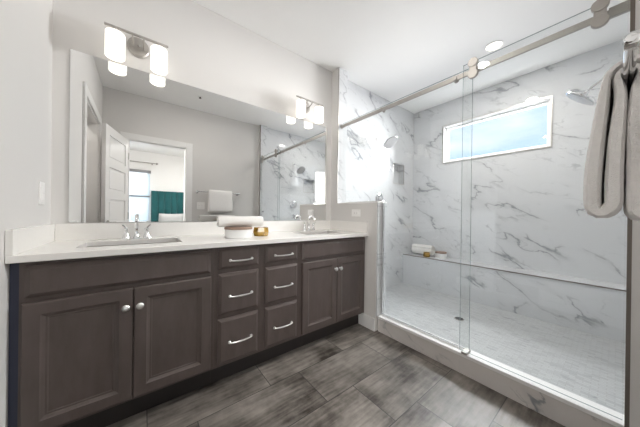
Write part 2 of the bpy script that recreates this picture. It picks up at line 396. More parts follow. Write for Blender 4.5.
# shower tile skins on the shower side of the partition
b = B().box(XT, XT+.012, YH, 0, 0, ZH); b.box(XP+.004, XT+.012, YH-.012, YH, ZC+.001, ZH)
struct('wall_partition_tile', b, 'marble_x', 'marble tile facing on the shower side of the half wall', cat='wall')
struct('wall_return_tile', B().box(XP+.004, XT+.012, -.115, -.105, ZH+.013, H).box(XT, XT+.012, -.105, 0, ZH+.0, H), 'marble_y', 'marble tile on the full height wall return above the half wall', cat='wall')
struct('wall_near_return_tile', B().box(XP+.004, XT+.012, YJ, YJ+.008, ZC+.001, H).box(XT, XT+.012, YO, YJ, 0, H), 'marble_y', 'marble tile on the near wall return', cat='wall')
struct('trim_1', B().box(XP-.004, XT+.014, YH-.014, -.105, ZH, ZH+.012, .002), 'trim', 'thin pale cap along the top of the half wall')
b = B().box(XP-.001, XP+.006, -.116, -.104, ZH+.012, H-.002)
struct('trim_2', b, 'schluter', 'slim metal tile edge rising from the half wall to the ceiling')
b = B().box(XP-.001, XP+.012, YJ-.003, YJ+.010, ZC, H-.002)
struct('trim_3', b, 'edge_dark', 'dark metal tile edge beside the near end of the shower door')
struct('baseboard_right', B().box(XP-.014, XP, YH, -.455, 0, .115, .002), 'trim', 'white baseboard at the foot of the half wall')
struct('baseboard_near', B().box(1.03, XP, YO, YO+.014, 0, .115, .002).box(.0, .17, YO, YO+.014, 0, .115, .002), 'trim', 'white baseboard along the doorway wall')
struct('baseboard_left', B().box(0, .014, -.845, -.56, 0, .115, .002), 'trim', 'white baseboard on the left wall before the closet doorway')
struct('baseboard_back', B().box(XT+.02, XT+.03, -.01, -.0, 0, .01), 'trim') if False else None
def casing(name, ax, face, d, u0, u1, z1, w, label):
    b = B()
    def bx(a, c, e, f):
        if ax == 'y': b.box(a, c, face, face+d, e, f, .003)
        else: b.box(face, face+d, a, c, e, f, .003)
    bx(u0-w, u0, 0, z1+w); bx(u1, u1+w, 0, z1+w); bx(u0, u1, z1, z1+w)
    return struct(name, b, 'trim', label)
casing('trim_4', 'y', YO, .018, .26, .94, 2.03, .085, 'white casing around the bedroom doorway')
casing('trim_5', 'x', 0, .018, CD[0], CD[1], CD[3], .085, 'white casing around the closet doorway on the left wall')
b = B().box(.255, .27, YO-.12, YO, 0, 2.03); b.box(.93, .945, YO-.12, YO, 0, 2.03); b.box(.27, .93, YO-.12, YO, 2.018, 2.032)
struct('trim_6', b, 'trim', 'white jamb lining the bedroom doorway')
b = B().box(-.12, 0, CD[0]-.002, CD[0]+.015, 0, 2.09); b.box(-.12, 0, CD[1]-.015, CD[1]+.002, 0, 2.09); b.box(-.12, 0, CD[0], CD[1], 2.075, 2.092)
struct('trim_7', b, 'trim', 'white jamb lining the closet doorway')

# window
w = struct('window_1', B(), 'trim', 'long narrow white framed window high in the marble shower wall', cat='window')
b = B(); y0, y1, z0, z1 = WIN
def ring(b, x0, x1, y0, y1, z0, z1, t, bev=.002):
    b.box(x0, x1, y0, y0+t, z0, z1, bev); b.box(x0, x1, y1-t, y1, z0, z1, bev); b.box(x0, x1, y0+t, y1-t, z0, z0+t, bev); b.box(x0, x1, y0+t, y1-t, z1-t, z1, bev)
ring(b, XS-.006, XS+.06, y0, y1, z0, z1, .018)
ring(b, XS+.05, XS+.10, y0+.012, y1-.012, z0+.012, z1-.012, .030, .004)
obj('window_frame', b, 'trim', w)
obj('pane', B().box(XS+.072, XS+.078, y0+.03, y1-.03, z0+.03, z1-.03), 'pane', w)
b = B(); ring(b, XS-.010, XS-.001, y0-.004, y1+.004, z0-.004, z1+.004, .007, 0)
obj('edge_trim', b, 'schluter', w)

# curb and bench
c = thing('shower_curb', 'low marble faced curb with a white sill under the shower glass', 'shower curb', (2.19, -1.34, 0))
obj('curb_face', B().box(CURB0, CURB1, YJ+.001, YH-.012, 0, ZC-.022), 'marble_curb', c)
obj('sill', B().box(CURB0-.006, CURB1+.006, YJ+.001, YH-.012, ZC-.022, ZC, .003), 'trim', c)
struct('trim_8', B().box(XP+.0, CURB0+.0, YJ-.0, YJ+.04, 0, .001), 'floor') if False else None
c = thing('shower_bench', 'built-in marble bench running along the wall under the shower window', 'bench', (3.68, -1.04, ZSF))
obj('bench_front', B().box(XB+.004, XS-.001, YO+.001, -.001, ZSF, ZB-.02), 'marble_x', c)
obj('seat', B().box(XB, XS-.001, YO+.001, -.001, ZB-.02, ZB), 'marble_y', c)
obj('edge_strip', B().box(XB-.003, XB, YO+.001, -.001, ZB-.010, ZB+.001), 'edge_dark', c)

# ---------------------------------------------------------------- bedroom beyond the doorway
BX0, BX1, BY = -1.3, 3.0, -5.85
Y2 = YO-.12
struct('floor_bedroom', B().box(BX0, BX1, BY-.12, Y2, -.1, 0), 'carpet', 'bedroom carpet')
struct('ceiling_bedroom', B().box(BX0-.1, BX1+.1, BY-.12, Y2, H, H+.12), 'paint_white', 'bedroom ceiling')
BW = (-.32, .555, .75, 2.12)
struct('wall_bedroom_far', wallbox(B(), 'y', BY-.12, BY, BX0, BX1, -.1, H, [BW]), 'paint_white', 'far bedroom wall with window')
struct('wall_bedroom_left', B().box(BX0-.1, BX0, BY-.12, Y2, -.1, H), 'paint', 'bedroom side wall')
struct('wall_bedroom_right', B().box(BX1, BX1+.1, BY-.12, Y2, -.1, H), 'paint', 'bedroom side wall on the other side')
struct('trim_9', B().box(BX0, BX1, -3.0, -2.7, 2.42, H), 'paint_white', 'white ceiling beam across the bedroom')
w = struct('window_2', B(), 'trim', 'white bedroom window behind blinds, seen in the mirror', cat='window')
b = B()
x0, x1, z0, z1 = BW
for q in ((x0, x0+.04, z0, z1), (x1-.04, x1, z0, z1), (x0, x1, z0, z0+.04), (x0, x1, z1-.04, z1), (x0, x1, 1.42, 1.46)): b.box(q[0], q[1], BY-.1, BY-.03, q[2], q[3])
obj('window_frame', b, 'trim', w)
obj('pane', B().box(x0+.03, x1-.03, BY-.07, BY-.065, z0+.03, z1-.03), 'pane', w)
bl = thing('window_blind', 'white slatted blind with a grey head rail on the bedroom window', 'blind', (.12, BY+.03, 2.12))
b = B(); z = 2.05
while z > .8:
    b.prism([(-.010, -.018), (.010, .017), (.012, .016), (-.008, -.019)], lambda u, v, d, z=z: (d, BY+.035+u, z+v), x0-.02, x1+.02); z -= .034
obj('slats', b, 'blind', bl); obj('head_rail', B().box(x0-.04, x1+.04, BY+.001, BY+.075, 2.09, 2.16, .004), 'grey', bl)
obj('bottom_rail', B().box(x0-.02, x1+.02, BY+.015, BY+.055, 1.44, 1.475, .003), 'grey', bl)
cr_ = thing('curtain_rod', 'thin grey curtain rod above the bedroom window', 'curtain rod', (.1, BY+.08, 2.36))
obj('rod', B().cyl((-.6, BY+.09, 2.36), (.70, BY+.09, 2.36), .013), 'nickel', cr_)
for s_ in (-.55, .62): obj('bracket', B().box(s_-.012, s_+.012, BY+.001, BY+.09, 2.33, 2.35), 'nickel', cr_)
obj('finial', B().lathe([(0, 0), (.024, .01), (.03, .03), (.02, .05), (0, .055)], (.70, BY+.09, 2.36), (1, 0, 0)), 'nickel', cr_)
bed = thing('bed', 'bed with a tall channel tufted teal headboard and pale linens', 'bed', (1.5, -4.8, 0))
b = B(); 
for k in range(10):
    xa = .605+k*.152; n = 8
    poly = [(xa, .0)]+[(xa+.155*i/n, .05+.035*math.sin(PI*i/n)**.6) for i in range(n+1)]+[(xa+.155, 0)]
    b.prism(poly, lambda u, v, d: (u, BY+.01+v, d), .15, 1.62)
obj('headboard', b, 'headboard', bed)
obj('mattress', B().box(.64, 2.08, BY+.11, -3.9, .28, .58, .05), 'linen', bed)
obj('bed_frame', B().box(.62, 2.1, BY+.1, -3.88, .1, .28, .01), 'grey', bed)
for sx_ in (.64, 2.02):
    for sy_ in (BY+.14, -3.96): obj('leg', B().box(sx_, sx_+.05, sy_, sy_+.05, 0, .1), 'grey', bed)
obj('duvet', B().box(.58, 2.12, -5.0, -3.86, .3, .64, .05), 'linen', bed)
def pillow(cx, cy, cz, w, h, t, lean, label):
    b = B(); n = 14; vs = {}
    for sgn in (1, -1):
        for i in range(n+1):
            for j in range(n+1):
                u, v = i/n*2-1, j/n*2-1
                d = (max(0, 1-u**4)*max(0, 1-v**4))**.55*t/2*sgn
                pinch = 1-.06*(abs(u*v))
                p = Vector((u*w/2*pinch*(1-.05*(1-v*v)), d, v*h/2*(1-.07*(1-u*u))))
                vs[sgn, i, j] = b.bm.verts.new(p)
        for i in range(n):
            for j in range(n): b.bm.faces.new((vs[sgn, i, j], vs[sgn, i+1, j], vs[sgn, i+1, j+1], vs[sgn, i, j+1]))
    bmesh.ops.remove_doubles(b.bm, verts=b.bm.verts, dist=1e-5)
    bmesh.ops.rotate(b.bm, verts=b.bm.verts, cent=(0, 0, 0), matrix=Matrix.Rotation(lean, 3, 'X'))
    bmesh.ops.translate(b.bm, verts=b.bm.verts, vec=(cx, cy, cz))
    o = obj('pillow', b, 'linen', None, True); return tag(o, label, 'pillow', 'pillows against the teal headboard')
pillow(1.06, BY+.26, .80, .62, .44, .17, -.35, 'pale pillow leaning on the teal headboard, nearest the window')
pillow(1.68, BY+.26, .80, .62, .44, .17, -.35, 'pale pillow leaning on the teal headboard, farther from the window')

# entry door leaf
dr = thing('door_1', 'white panelled door standing open beside the bedroom doorway', 'door', (.262, -2.055, 0)); del dr['category']; dr['kind'] = 'structure'; dr['category'] = 'door'
def leaf(wd, ht, th):
    b = B(); st = .09; zz = [.012]; rails = [.20]+[.09]*4+[.10]
    ph = (ht-.012-sum(rails))/5
    b.box(0, st, 0, th, .012, ht); b.box(wd-st, wd, 0, th, .012, ht)
    z = .012
    for k in range(6):
        b.box(st, wd-st, 0, th, z, z+rails[k]); z += rails[k]
        if k < 5:
            b.box(st, wd-st, .011, th-.011, z, z+ph)
            b.box(st+.03, wd-st-.03, .006, th-.006, z+.03, z+ph-.03, .004)
            z += ph
    return b
lf = leaf(.655, 2.01, .035)
lo = obj('door_leaf', lf, 'trim', dr) if False else None
me_b = lf; bmesh.ops.recalc_face_normals(me_b.bm, faces=me_b.bm.faces)
me = bpy.data.meshes.new('door_leaf'); me_b.bm.to_mesh(me); me.materials.append(M['trim'])
lo = bpy.data.objects.new('door_leaf', me); COL.objects.link(lo); lo.parent = dr
ang = math.radians(104.5)
dr.rotation_euler = (0, 0, ang)
def local(name, b, m, parent):
    bmesh.ops.recalc_face_normals(b.bm, faces=b.bm.faces); me = bpy.data.meshes.new(name); b.bm.to_mesh(me); b.bm.free(); me.materials.append(M[m])
    o = bpy.data.objects.new(name, me); COL.objects.link(o); o.parent = parent; return o
b = B(); b.cyl((.60, .035, .93), (.60, .045, .93), .028); b.cyl((.60, .045, .93), (.60, .075, .93), .010); b.tube([(.60, .075, .93), (.55, .078, .93), (.50, .075, .93)], .009)
b.cyl((.60, 0, .93), (.60, -.01, .93), .028); b.cyl((.60, -.01, .93), (.60, -.04, .93), .010); b.tube([(.60, -.04, .93), (.55, -.043, .93), (.50, -.04, .93)], .009)
local('door_handle', b, 'nickel', dr)
for hz in (.25, 1.0, 1.8): local('hinge', B().cyl((-.004, 0, hz-.045), (-.004, 0, hz+.045), .006), 'nickel', dr)

# ---------------------------------------------------------------- vanity cabinets
YF = -.535; YB = -.515; ZT = .855
def carcass(b, x0, x1):
    b.box(x0, x1, YB, -.004, .125, ZT)
    return b
DOOR = [(0, .019), (0, .004), (.004, 0), (.050, 0), (.055, .004), (.064, .009), (.070, .009), (.074, .0105)]
SLAB = [(0, .019), (0, .011), (.003, .009), (.017, .0)]
def knob(parent, x, z):
    b = B().lathe([(0, 0), (.008, 0), (.006, .004), (.005, .012), (.010, .016), (.0155, .021), (.016, .025), (.012, .030), (.005, .032), (0, .032)], (x, YF, z), (0, -1, 0), 20, 1, 1)
    o = obj('knob', b, 'satin', parent); return o
def pull(parent, x, z):
    w = .068; pts = [];
    b = B()
    for k in range(17):
        t_ = k/16*2-1; pts.append((x+t_*w, YF-.013-.010*(1-t_*t_)**.7, z-.002*(1-t_*t_)+.001))
    b.tube(pts, [.0052-.0012*abs(k/16*2-1) for k in range(17)], 10)
    for s_ in (-1, 1):
        b.cyl((x+s_*w, YF, z+.001), (x+s_*w, YF-.013, z+.001), .006, 12)
        b.lathe([(0, 0), (.009, 0), (.009, .003), (0, .005)], (x+s_*w, YF, z+.001), (0, -1, 0), 14)
    return obj('pull_handle', b, 'satin', parent)
def sink_cabinet(x0, x1, f0, f1, mid, d0, d1, label):
    t_ = thing('sink_cabinet', label, 'bathroom cabinet', ((x0+x1)/2, -.26, 0), 'vanity sink cabinets')
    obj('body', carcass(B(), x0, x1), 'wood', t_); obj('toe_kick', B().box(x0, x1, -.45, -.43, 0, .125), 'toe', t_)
    obj('false_front', B().front(f0, f1, .706, .835, YF, SLAB), 'wood', t_)
    a = obj('door', B().front(d0, mid-.002, .143, .685, YF, DOOR), 'wood', t_)
    knob(a, mid-.028, .600)
    a = obj('door', B().front(mid+.002, d1, .143, .685, YF, DOOR), 'wood', t_)
    knob(a, mid+.026, .600)
    return t_
def drawer_cabinet(x0, x1, d0, d1, label):
    t_ = thing('drawer_cabinet', label, 'bathroom cabinet', ((x0+x1)/2, -.26, 0), 'vanity drawer cabinets')
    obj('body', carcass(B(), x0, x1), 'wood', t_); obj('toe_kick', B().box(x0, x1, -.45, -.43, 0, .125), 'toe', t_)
    for z0, z1, pz in ((.718, .839, .767), (.440, .690, .548), (.143, .416, .266)):
        a = obj('drawer', B().front(d0, d1, z0, z1, YF, SLAB), 'wood', t_)
        pull(a, (d0+d1)/2+.008, pz)
    return t_
sink_cabinet(.026, .757, .042, .737, .385, .036, .739, 'dark brown two-door sink cabinet at the left end of the vanity')
drawer_cabinet(.7575, 1.053, .779, 1.031, 'dark brown three-drawer cabinet right beside the left sink cabinet')
drawer_cabinet(1.0535, 1.350, 1.079, 1.335, 'dark brown three-drawer cabinet beside the right sink cabinet')
sink_cabinet(1.3505, 2.094, 1.374, 2.068, 1.727, 1.380, 2.068, 'dark brown two-door sink cabinet at the half wall, right end of the vanity')
fl = tag(obj('filler_strip', B().box(.001, .0255, YB+.004, YB+.02, .0, ZT), 'blue_panel'), 'narrow dark blue filler strip between left wall and vanity', 'filler strip')

# countertop with two sink cut-outs
ct = thing('vanity_countertop', 'long white quartz countertop with backsplash spanning the double vanity', 'countertop', (1.05, -.28, ZT))
S1 = (.165, .605, -.405, -.130); S2 = (1.505, 1.945, -.405, -.130)
def slab(b, x0, x1, y0, y1, z0, z1, holes):
    xs = sorted({x0, x1, *[h[0] for h in holes], *[h[1] for h in holes]}); ys = sorted({y0, y1, *[h[2] for h in holes], *[h[3] for h in holes]})
    V = {}
    def v(i, j, k):
        if (i, j, k) not in V: V[i, j, k] = b.bm.verts.new((xs[i], ys[j], (z0, z1)[k]))
        return V[i, j, k]
    def solid(i, j):
        if i < 0 or j < 0 or i >= len(xs)-1 or j >= len(ys)-1: return False
        cx, cy = (xs[i]+xs[i+1])/2, (ys[j]+ys[j+1])/2
        return not any(h[0] < cx < h[1] and h[2] < cy < h[3] for h in holes)
    for i in range(len(xs)-1):
        for j in range(len(ys)-1):
            if not solid(i, j): continue
            for k in (0, 1): b.bm.faces.new((v(i, j, k), v(i+1, j, k), v(i+1, j+1, k), v(i, j+1, k)))
            if not solid(i-1, j): b.bm.faces.new((v(i, j, 0), v(i, j+1, 0), v(i, j+1, 1), v(i, j, 1)))
            if not solid(i+1, j): b.bm.faces.new((v(i+1, j, 0), v(i+1, j+1, 0), v(i+1, j+1, 1), v(i+1, j, 1)))
            if not solid(i, j-1): b.bm.faces.new((v(i, j, 0), v(i+1, j, 0), v(i+1, j, 1), v(i, j, 1)))
            if not solid(i, j+1): b.bm.faces.new((v(i, j+1, 0), v(i+1, j+1, 0), v(i+1, j+1, 1), v(i, j+1, 1)))
    return b
top = obj('worktop', slab(B(), .001, XP-.001, -.555, -.001, ZT, .885, [S1, S2]), 'quartz', ct)
md = top.modifiers.new('bevel', 'BEVEL'); md.width = .003; md.segments = 2; md.limit_method = 'ANGLE'
obj('backsplash', B().box(.022, XP-.022, -.021, -.001, .885, .985, .002), 'quartz', ct)
obj('side_splash', B().box(.001, .021, -.555, -.001, .885, .985, .002), 'quartz', ct)
obj('side_splash', B().box(XP-.021, XP-.001, -.555, -.001, .885, .985, .002), 'quartz', ct)

def sink(s, label):
    x0, x1, y0, y1 = s; cx, cy = (x0+x1)/2, (y0+y1)/2
    t_ = thing('undermount_sink', label, 'sink', (cx, cy, .74), 'undermount sinks')
    b = B(); N = 48
    def rr(hw, hh, r):
        pts = []
        for k in range(N):
            a = 2*PI*k/N; c_, s_ = math.cos(a), math.sin(a); p = 5
            q = (abs(c_)**p+abs(s_)**p)**(-1/p); pts.append((c_*q*hw, s_*q*hh))
        return pts
    hw, hh = (x1-x0)/2+.006, (y1-y0)/2+.006
    L_ = [(hw+.02, hh+.02, .854), (hw, hh, .854), (hw-.004, hh-.004, .83), (hw-.02, hh-.02, .765), (hw-.06, hh-.05, .742), (.03, .03, .737)]
    rings = [[b.bm.verts.new((cx+px, cy+py, z)) for px, py in rr(a, c_, 0)] for a, c_, z in L_]
    out = [[b.bm.verts.new((cx+px, cy+py, z)) for px, py in rr(a+.012, c_+.012, 0)] for a, c_, z in [(L_[0][0]-.012, L_[0][1]-.012, .850), (hw, hh, .84), (hw-.01, hh-.01, .755), (hw-.05, hh-.04, .730), (.03, .03, .725)]]
    def strip(A_, B_):
        for k in range(N): f = b.bm.faces.new((A_[k], A_[(k+1) % N], B_[(k+1) % N], B_[k])); f.smooth = True
    for A_, B_ in zip(rings, rings[1:]): strip(A_, B_)
    for A_, B_ in zip(out, out[1:]): strip(A_, B_)
    strip(rings[0], out[0]); b.bm.faces.new(rings[-1]); b.bm.faces.new(out[-1])
    obj('basin', b, 'porcelain', t_)
    obj('drain', B().lathe([(0, 0), (.022, 0), (.022, .003), (.012, .004), (.011, .002), (0, .002)], (cx, cy, .7375)), 'chrome', t_)
sink(S1, 'white rectangular undermount sink at the left end of the counter')
sink(S2, 'white rectangular undermount sink near the half wall')

def faucet(cx, label):
    t_ = thing('faucet', label, 'faucet', (cx, -.085, .885), 'chrome basin faucets')
    z = .8852; y = -.085
    obj('base_plate', B().lathe([(0, 0), (.078, 0), (.080, .003), (.078, .007), (0, .009)], (cx, y, z), (0, 0, 1), 40, 1, .36), 'chrome', t_)
    b = B(); b.lathe([(0, .006), (.020, .006), (.017, .014), (.012, .030), (.0115, .060), (.013, .066), (0, .068)], (cx, y, z))
    pts = [(cx, y, z+.05), (cx, y, z+.10)]+[(cx, y-.045+.045*math.cos(a), z+.105+.045*math.sin(a)) for a in np.linspace(0, PI*.83, 10)]
    pts.append((cx, pts[-1][1]-.006, pts[-1][2]-.016))
    b.tube(pts, [.0105]*(len(pts)-2)+[.010, .0105], 14)
    obj('spout', b, 'chrome', t_)
    for s_ in (-1, 1):
        b = B(); b.lathe([(0, .006), (.021, .006), (.020, .012), (.013, .030), (.0095, .052), (.012, .060), (.011, .068), (0, .072)], (cx+s_*.052, y, z))
        b.tube([(cx+s_*.050, y, z+.064), (cx+s_*.060, y-.006, z+.078), (cx+s_*.070, y-.014, z+.092)], [.006, .0055, .004], 10)
        obj('handle', b, 'chrome', t_)
    obj('lift_rod', B().cyl((cx, y+.022, z+.004), (cx, y+.022, z+.075), .0022, 8).lathe([(0, 0), (.006, .002), (.006, .008), (0, .011)], (cx, y+.022, z+.073)), 'chrome', t_)
faucet(.388, 'chrome two-handle faucet behind the left sink, in front of the mirrored door')
faucet(1.745, 'chrome two-handle faucet behind the sink near the half wall')

tag(obj('wall_mirror', B().box(.072, 2.026, -.006, -.0005, .990, 2.012), 'mirror'), 'wide frameless mirror filling the wall above the double vanity', 'mirror')

# ---------------------------------------------------------------- vanity lights
def vanity_light(cx, label):
    t_ = thing('vanity_light', label, 'wall light', (cx, 0, 2.165), 'two-shade vanity lights')
    yb = -.1
    obj('backplate', B().lathe([(0, 0), (.060, 0), (.060, .008), (.052, .016), (0, .020)], (cx, 0, 2.160), (0, -1, 0), 40, 1.0, 1.1), 'nickel', t_)
    for s_ in (-.028, .028): obj('arm', B().tube([(cx+s_, -.012, 2.150), (cx+s_, -.05, 2.155), (cx+s_, -.088, 2.168), (cx+s_, yb, 2.180)], .0045, 10), 'nickel', t_)
    obj('crossbar', B().box(cx-.160, cx+.160, yb-.007, yb+.007, 2.178, 2.188, .001), 'nickel', t_)
    for s_ in (-.110, .110):
        sh = obj('lamp_shade', B().lathe([(.010, .150), (.042, .150), (.047, .145), (.047, .004), (.045, .0), (.042, .002), (.042, .138), (.01, .143)], (cx+s_, yb, 1.998), (0, 0, 1), 32), 'shade', t_)
        obj('socket_cup', B().cyl((cx+s_, yb, 2.143), (cx+s_, yb, 2.178), .014, 16), 'nickel', sh)
    obj('finial', B().lathe([(0, 0), (.007, .001), (.009, .007), (.006, .013), (0, .015)], (cx, -.019, 2.165), (0, -1, 0), 16), 'nickel', t_)
vanity_light(.385, 'brushed nickel wall light with two opal glass shades above the left sink')
vanity_light(1.731, 'brushed nickel wall light with two opal glass shades beside the shower wall')

# recessed ceiling lights
for k, ((x, y, z), p) in enumerate(CANS):
    t_ = thing('recessed_ceiling_light', ('round white recessed ceiling light above the shower', 'added recessed ceiling light, out of view, as fill over the vanity floor', 'added recessed ceiling light, out of view, brightening the closet')[k], 'ceiling light', (x, y, z), 'recessed ceiling lights')
    obj('trim_ring', B().lathe([(.075, 0), (.078, -.004), (.066, -.008), (.060, -.004), (.060, 0)], (x, y, z), (0, 0, 1), 36), 'trim', t_)
    obj('lens', B().lathe([(0, -.003), (.060, -.003), (.060, -.0005), (0, -.0005)], (x, y, z), (0, 0, 1), 36), 'lens', t_)
    l = bpy.data.lights.new('can_lamp', 'AREA'); l.shape = 'DISK'; l.size = .11; l.energy = p; l.color = (1, .95, .89)
    o = bpy.data.objects.new('can_lamp', l); COL.objects.link(o); o.parent = t_; o.location = (0, 0, -.009)
sp_ = thing('fire_sprinkler', 'small round ceiling sprinkler with a dark centre, seen in the mirror', 'sprinkler', (1.036, -1.58, H))
obj('escutcheon', B().lathe([(0, 0), (.034, 0), (.036, -.003), (.028, -.007), (0, -.008)], (1.036, -1.58, H), (0, 0, 1), 28), 'trim', sp_)
obj('deflector', B().lathe([(0, -.006), (.010, -.006), (.008, -.020), (.016, -.022), (.016, -.025), (0, -.027)], (1.036, -1.58, H), (0, 0, 1), 16), 'dark_metal', sp_)

# ---------------------------------------------------------------- switches and outlets
def plate(name, o, n, label, kind, rocker, gang=1):
    # o: centre on the wall; n: outward normal
    t_ = thing(name, label, kind, o)
    n = Vector(n); u = Vector((0, 0, 1)).cross(n); up = Vector((0, 0, 1)); o = Vector(o)
    def bx(b, a0, a1, c0, c1, d0, d1, bev=.001):
        p = [o+u*a+up*c+n*d for a in (a0, a1) for c in (c0, c1) for d in (d0, d1)]
        b.box(min(q.x for q in p), max(q.x for q in p), min(q.y for q in p), max(q.y for q in p), min(q.z for q in p), max(q.z for q in p), bev)
    hw = .035+.023*(gang-1)
    b = B(); bx(b, -hw, hw, -.057, .057, .0, .006); obj('cover_plate', b, 'plate', t_)
    for g in range(gang):
        c = (g-(gang-1)/2)*.046
        b = B(); bx(b, c-.016, c+.016, -.033, .033, .005, .009)
        q = obj('rocker' if rocker else 'receptacle', b, 'plate', t_)
        if not rocker:
            pass
        else:
            b = B(); bx(b, c-.0005+.0-.014, c+.014, .0, .0012, .0088, .0094, 0); obj('seam', b, 'nickel', q)
def hplate(): pass
plate('light_switch', (0.0005, -.165, 1.150), (1, 0, 0), 'white rocker switch on the left wall beside the mirror', 'light switch', True)
# outlet on the half wall (horizontal duplex)
t_ = thing('wall_outlet', 'white wall outlet set sideways in the half wall above the counter', 'outlet', (XP, -.395, 1.072))
obj('cover_plate', B().box(XP-.006, XP-.0003, -.452, -.338, 1.037, 1.107, .0015), 'plate', t_)
q = obj('receptacle', B().box(XP-.009, XP-.005, -.428, -.362, 1.056, 1.088, .001), 'plate', t_)
for cy in (-.412, -.378):
    for cz in (1.066, 1.078): obj('slot', B().box(XP-.0094, XP-.0088, cy-.004, cy+.004, cz-.0012, cz+.0012), 'dark_metal', q)
plate('light_switch', (1.15, YO+.0005, 1.16), (0, 1, 0), 'white two-gang rocker switch beside the bedroom doorway, seen in the mirror', 'light switch', True, 2)

# ---------------------------------------------------------------- towel bar and towel
tb = thing('towel_bar', 'chrome towel bar mounted on the wall at the right edge', 'towel bar', (1.41, YO, 1.378))
obj('bar', B().cyl((1.085, -1.995, 1.378), (1.735, -1.995, 1.378), .0085, 20), 'chrome', tb)
for x in (1.10, 1.72):
    b = B().lathe([(0, 0), (.024, 0), (.024, .006), (.014, .012), (.010, .02), (.010, .06), (.015, .068), (.0155, .085), (.013, .093), (0, .095)], (x, YO, 1.378), (0, 1, 0), 24)
    obj('post', b, 'chrome', tb)
def towel():
    yc, zc = -1.995, 1.380
    def arc(r, a0, a1, n, cy=yc, cz=zc): return [(cy+r*math.cos(a), cz+r*math.sin(a)) for a in np.linspace(a0, a1, n)]
    ro, ri = .048, .0215
    P = [(-1.9655, 1.384), (-1.973, 1.397), (-1.984, 1.406), (-1.996, 1.409), (-2.010, 1.406), (-2.022, 1.397), (-2.031, 1.380)]
    P += [(-2.036, 1.33), (-2.040, 1.25), (-2.042, 1.13), (-2.040, 1.09)]
    P += [(-2.034, 1.072), (-2.020, 1.068), (-2.010, 1.075), (-2.0075, 1.10)]
    P += [(-2.0070, 1.18), (-2.0050, 1.28), (-2.0060, 1.340), (-2.0115, 1.374)]
    P += [(-2.007, 1.388), (-1.996, 1.3935), (-1.985, 1.388), (-1.9805, 1.374)]
    P += [(-1.9850, 1.34), (-1.9825, 1.28), (-1.9790, 1.22), (-1.9770, 1.15), (-1.9775, 1.115), (-1.976, 1.090), (-1.962, 1.074), (-1.950, 1.078), (-1.9450, 1.095), (-1.9450, 1.12), (-1.9460, 1.16), (-1.9500, 1.22), (-1.9565, 1.29), (-1.9610, 1.345)]
    # resample closed curve
    pts = [Vector((p[0], p[1])) for p in P]; out = []
    n = len(pts)
    for i in range(n):
        p0, p1, p2, p3 = pts[i-1], pts[i], pts[(i+1) % n], pts[(i+2) % n]
        k = max(2, int((p2-p1).length/.008))
        for j in range(k):
            t = j/k
            out.append(.5*((2*p1)+(-p0+p2)*t+(2*p0-5*p1+4*p2-p3)*t*t+(-p0+3*p1-3*p2+p3)*t**3))
    m = len(out)
    b = B(); nx = 44; X0, X1 = 1.245, 1.600
    grid = {}
    for side in (1, -1):
        for i in range(m):
            th = .0138 - .0068*min(1, max(0, (out[i].y-1.12)/.26))**2; d = (out[(i+1) % m]-out[i-1]).normalized(); nn = Vector((d.y, -d.x))
            for j in range(nx+1):
                u = j/nx; edge = min(u, 1-u)*nx
                tt = th*(.55 if edge < .5 else (.88 if edge < 1.5 else 1))
                x = X0+(X1-X0)*u
                p = out[i]
                wob = noise.noise(Vector((x*7, p.x*9, p.y*8)))*.004
                fz = noise.noise(Vector((x*160, p.x*190+side, p.y*160)))*.0009
                q = p+nn*(tt*side+fz)
                z = q.y + (noise.noise(Vector((x*6, 3.1, 0)))*.006 if p.y < 1.2 else 0)
                grid[side, i, j] = b.bm.verts.new((x+noise.noise(Vector((p.x*20, p.y*9, 7)))*.006*(1 if u < .5 else -1), max(q.x+wob*(0 if abs(q.x+1.992) < .024 else .5)*(0 if p.y > 1.35 else 1), YO+.004), z))
    for i in range(m):
        i2 = (i+1) % m
        for j in range(nx):
            b.bm.faces.new((grid[1, i, j], grid[1, i2, j], grid[1, i2, j+1], grid[1, i, j+1]))
            b.bm.faces.new((grid[-1, i, j], grid[-1, i, j+1], grid[-1, i2, j+1], grid[-1, i2, j]))
        for j in (0, nx): b.bm.faces.new((grid[1, i, j], grid[-1, i, j], grid[-1, i2, j], grid[1, i2, j]))
    return tag(obj('hanging_towel', b, 'terry', None, True), 'thick folded off-white terry towel hanging over the bar at the right edge', 'towel')
towel()

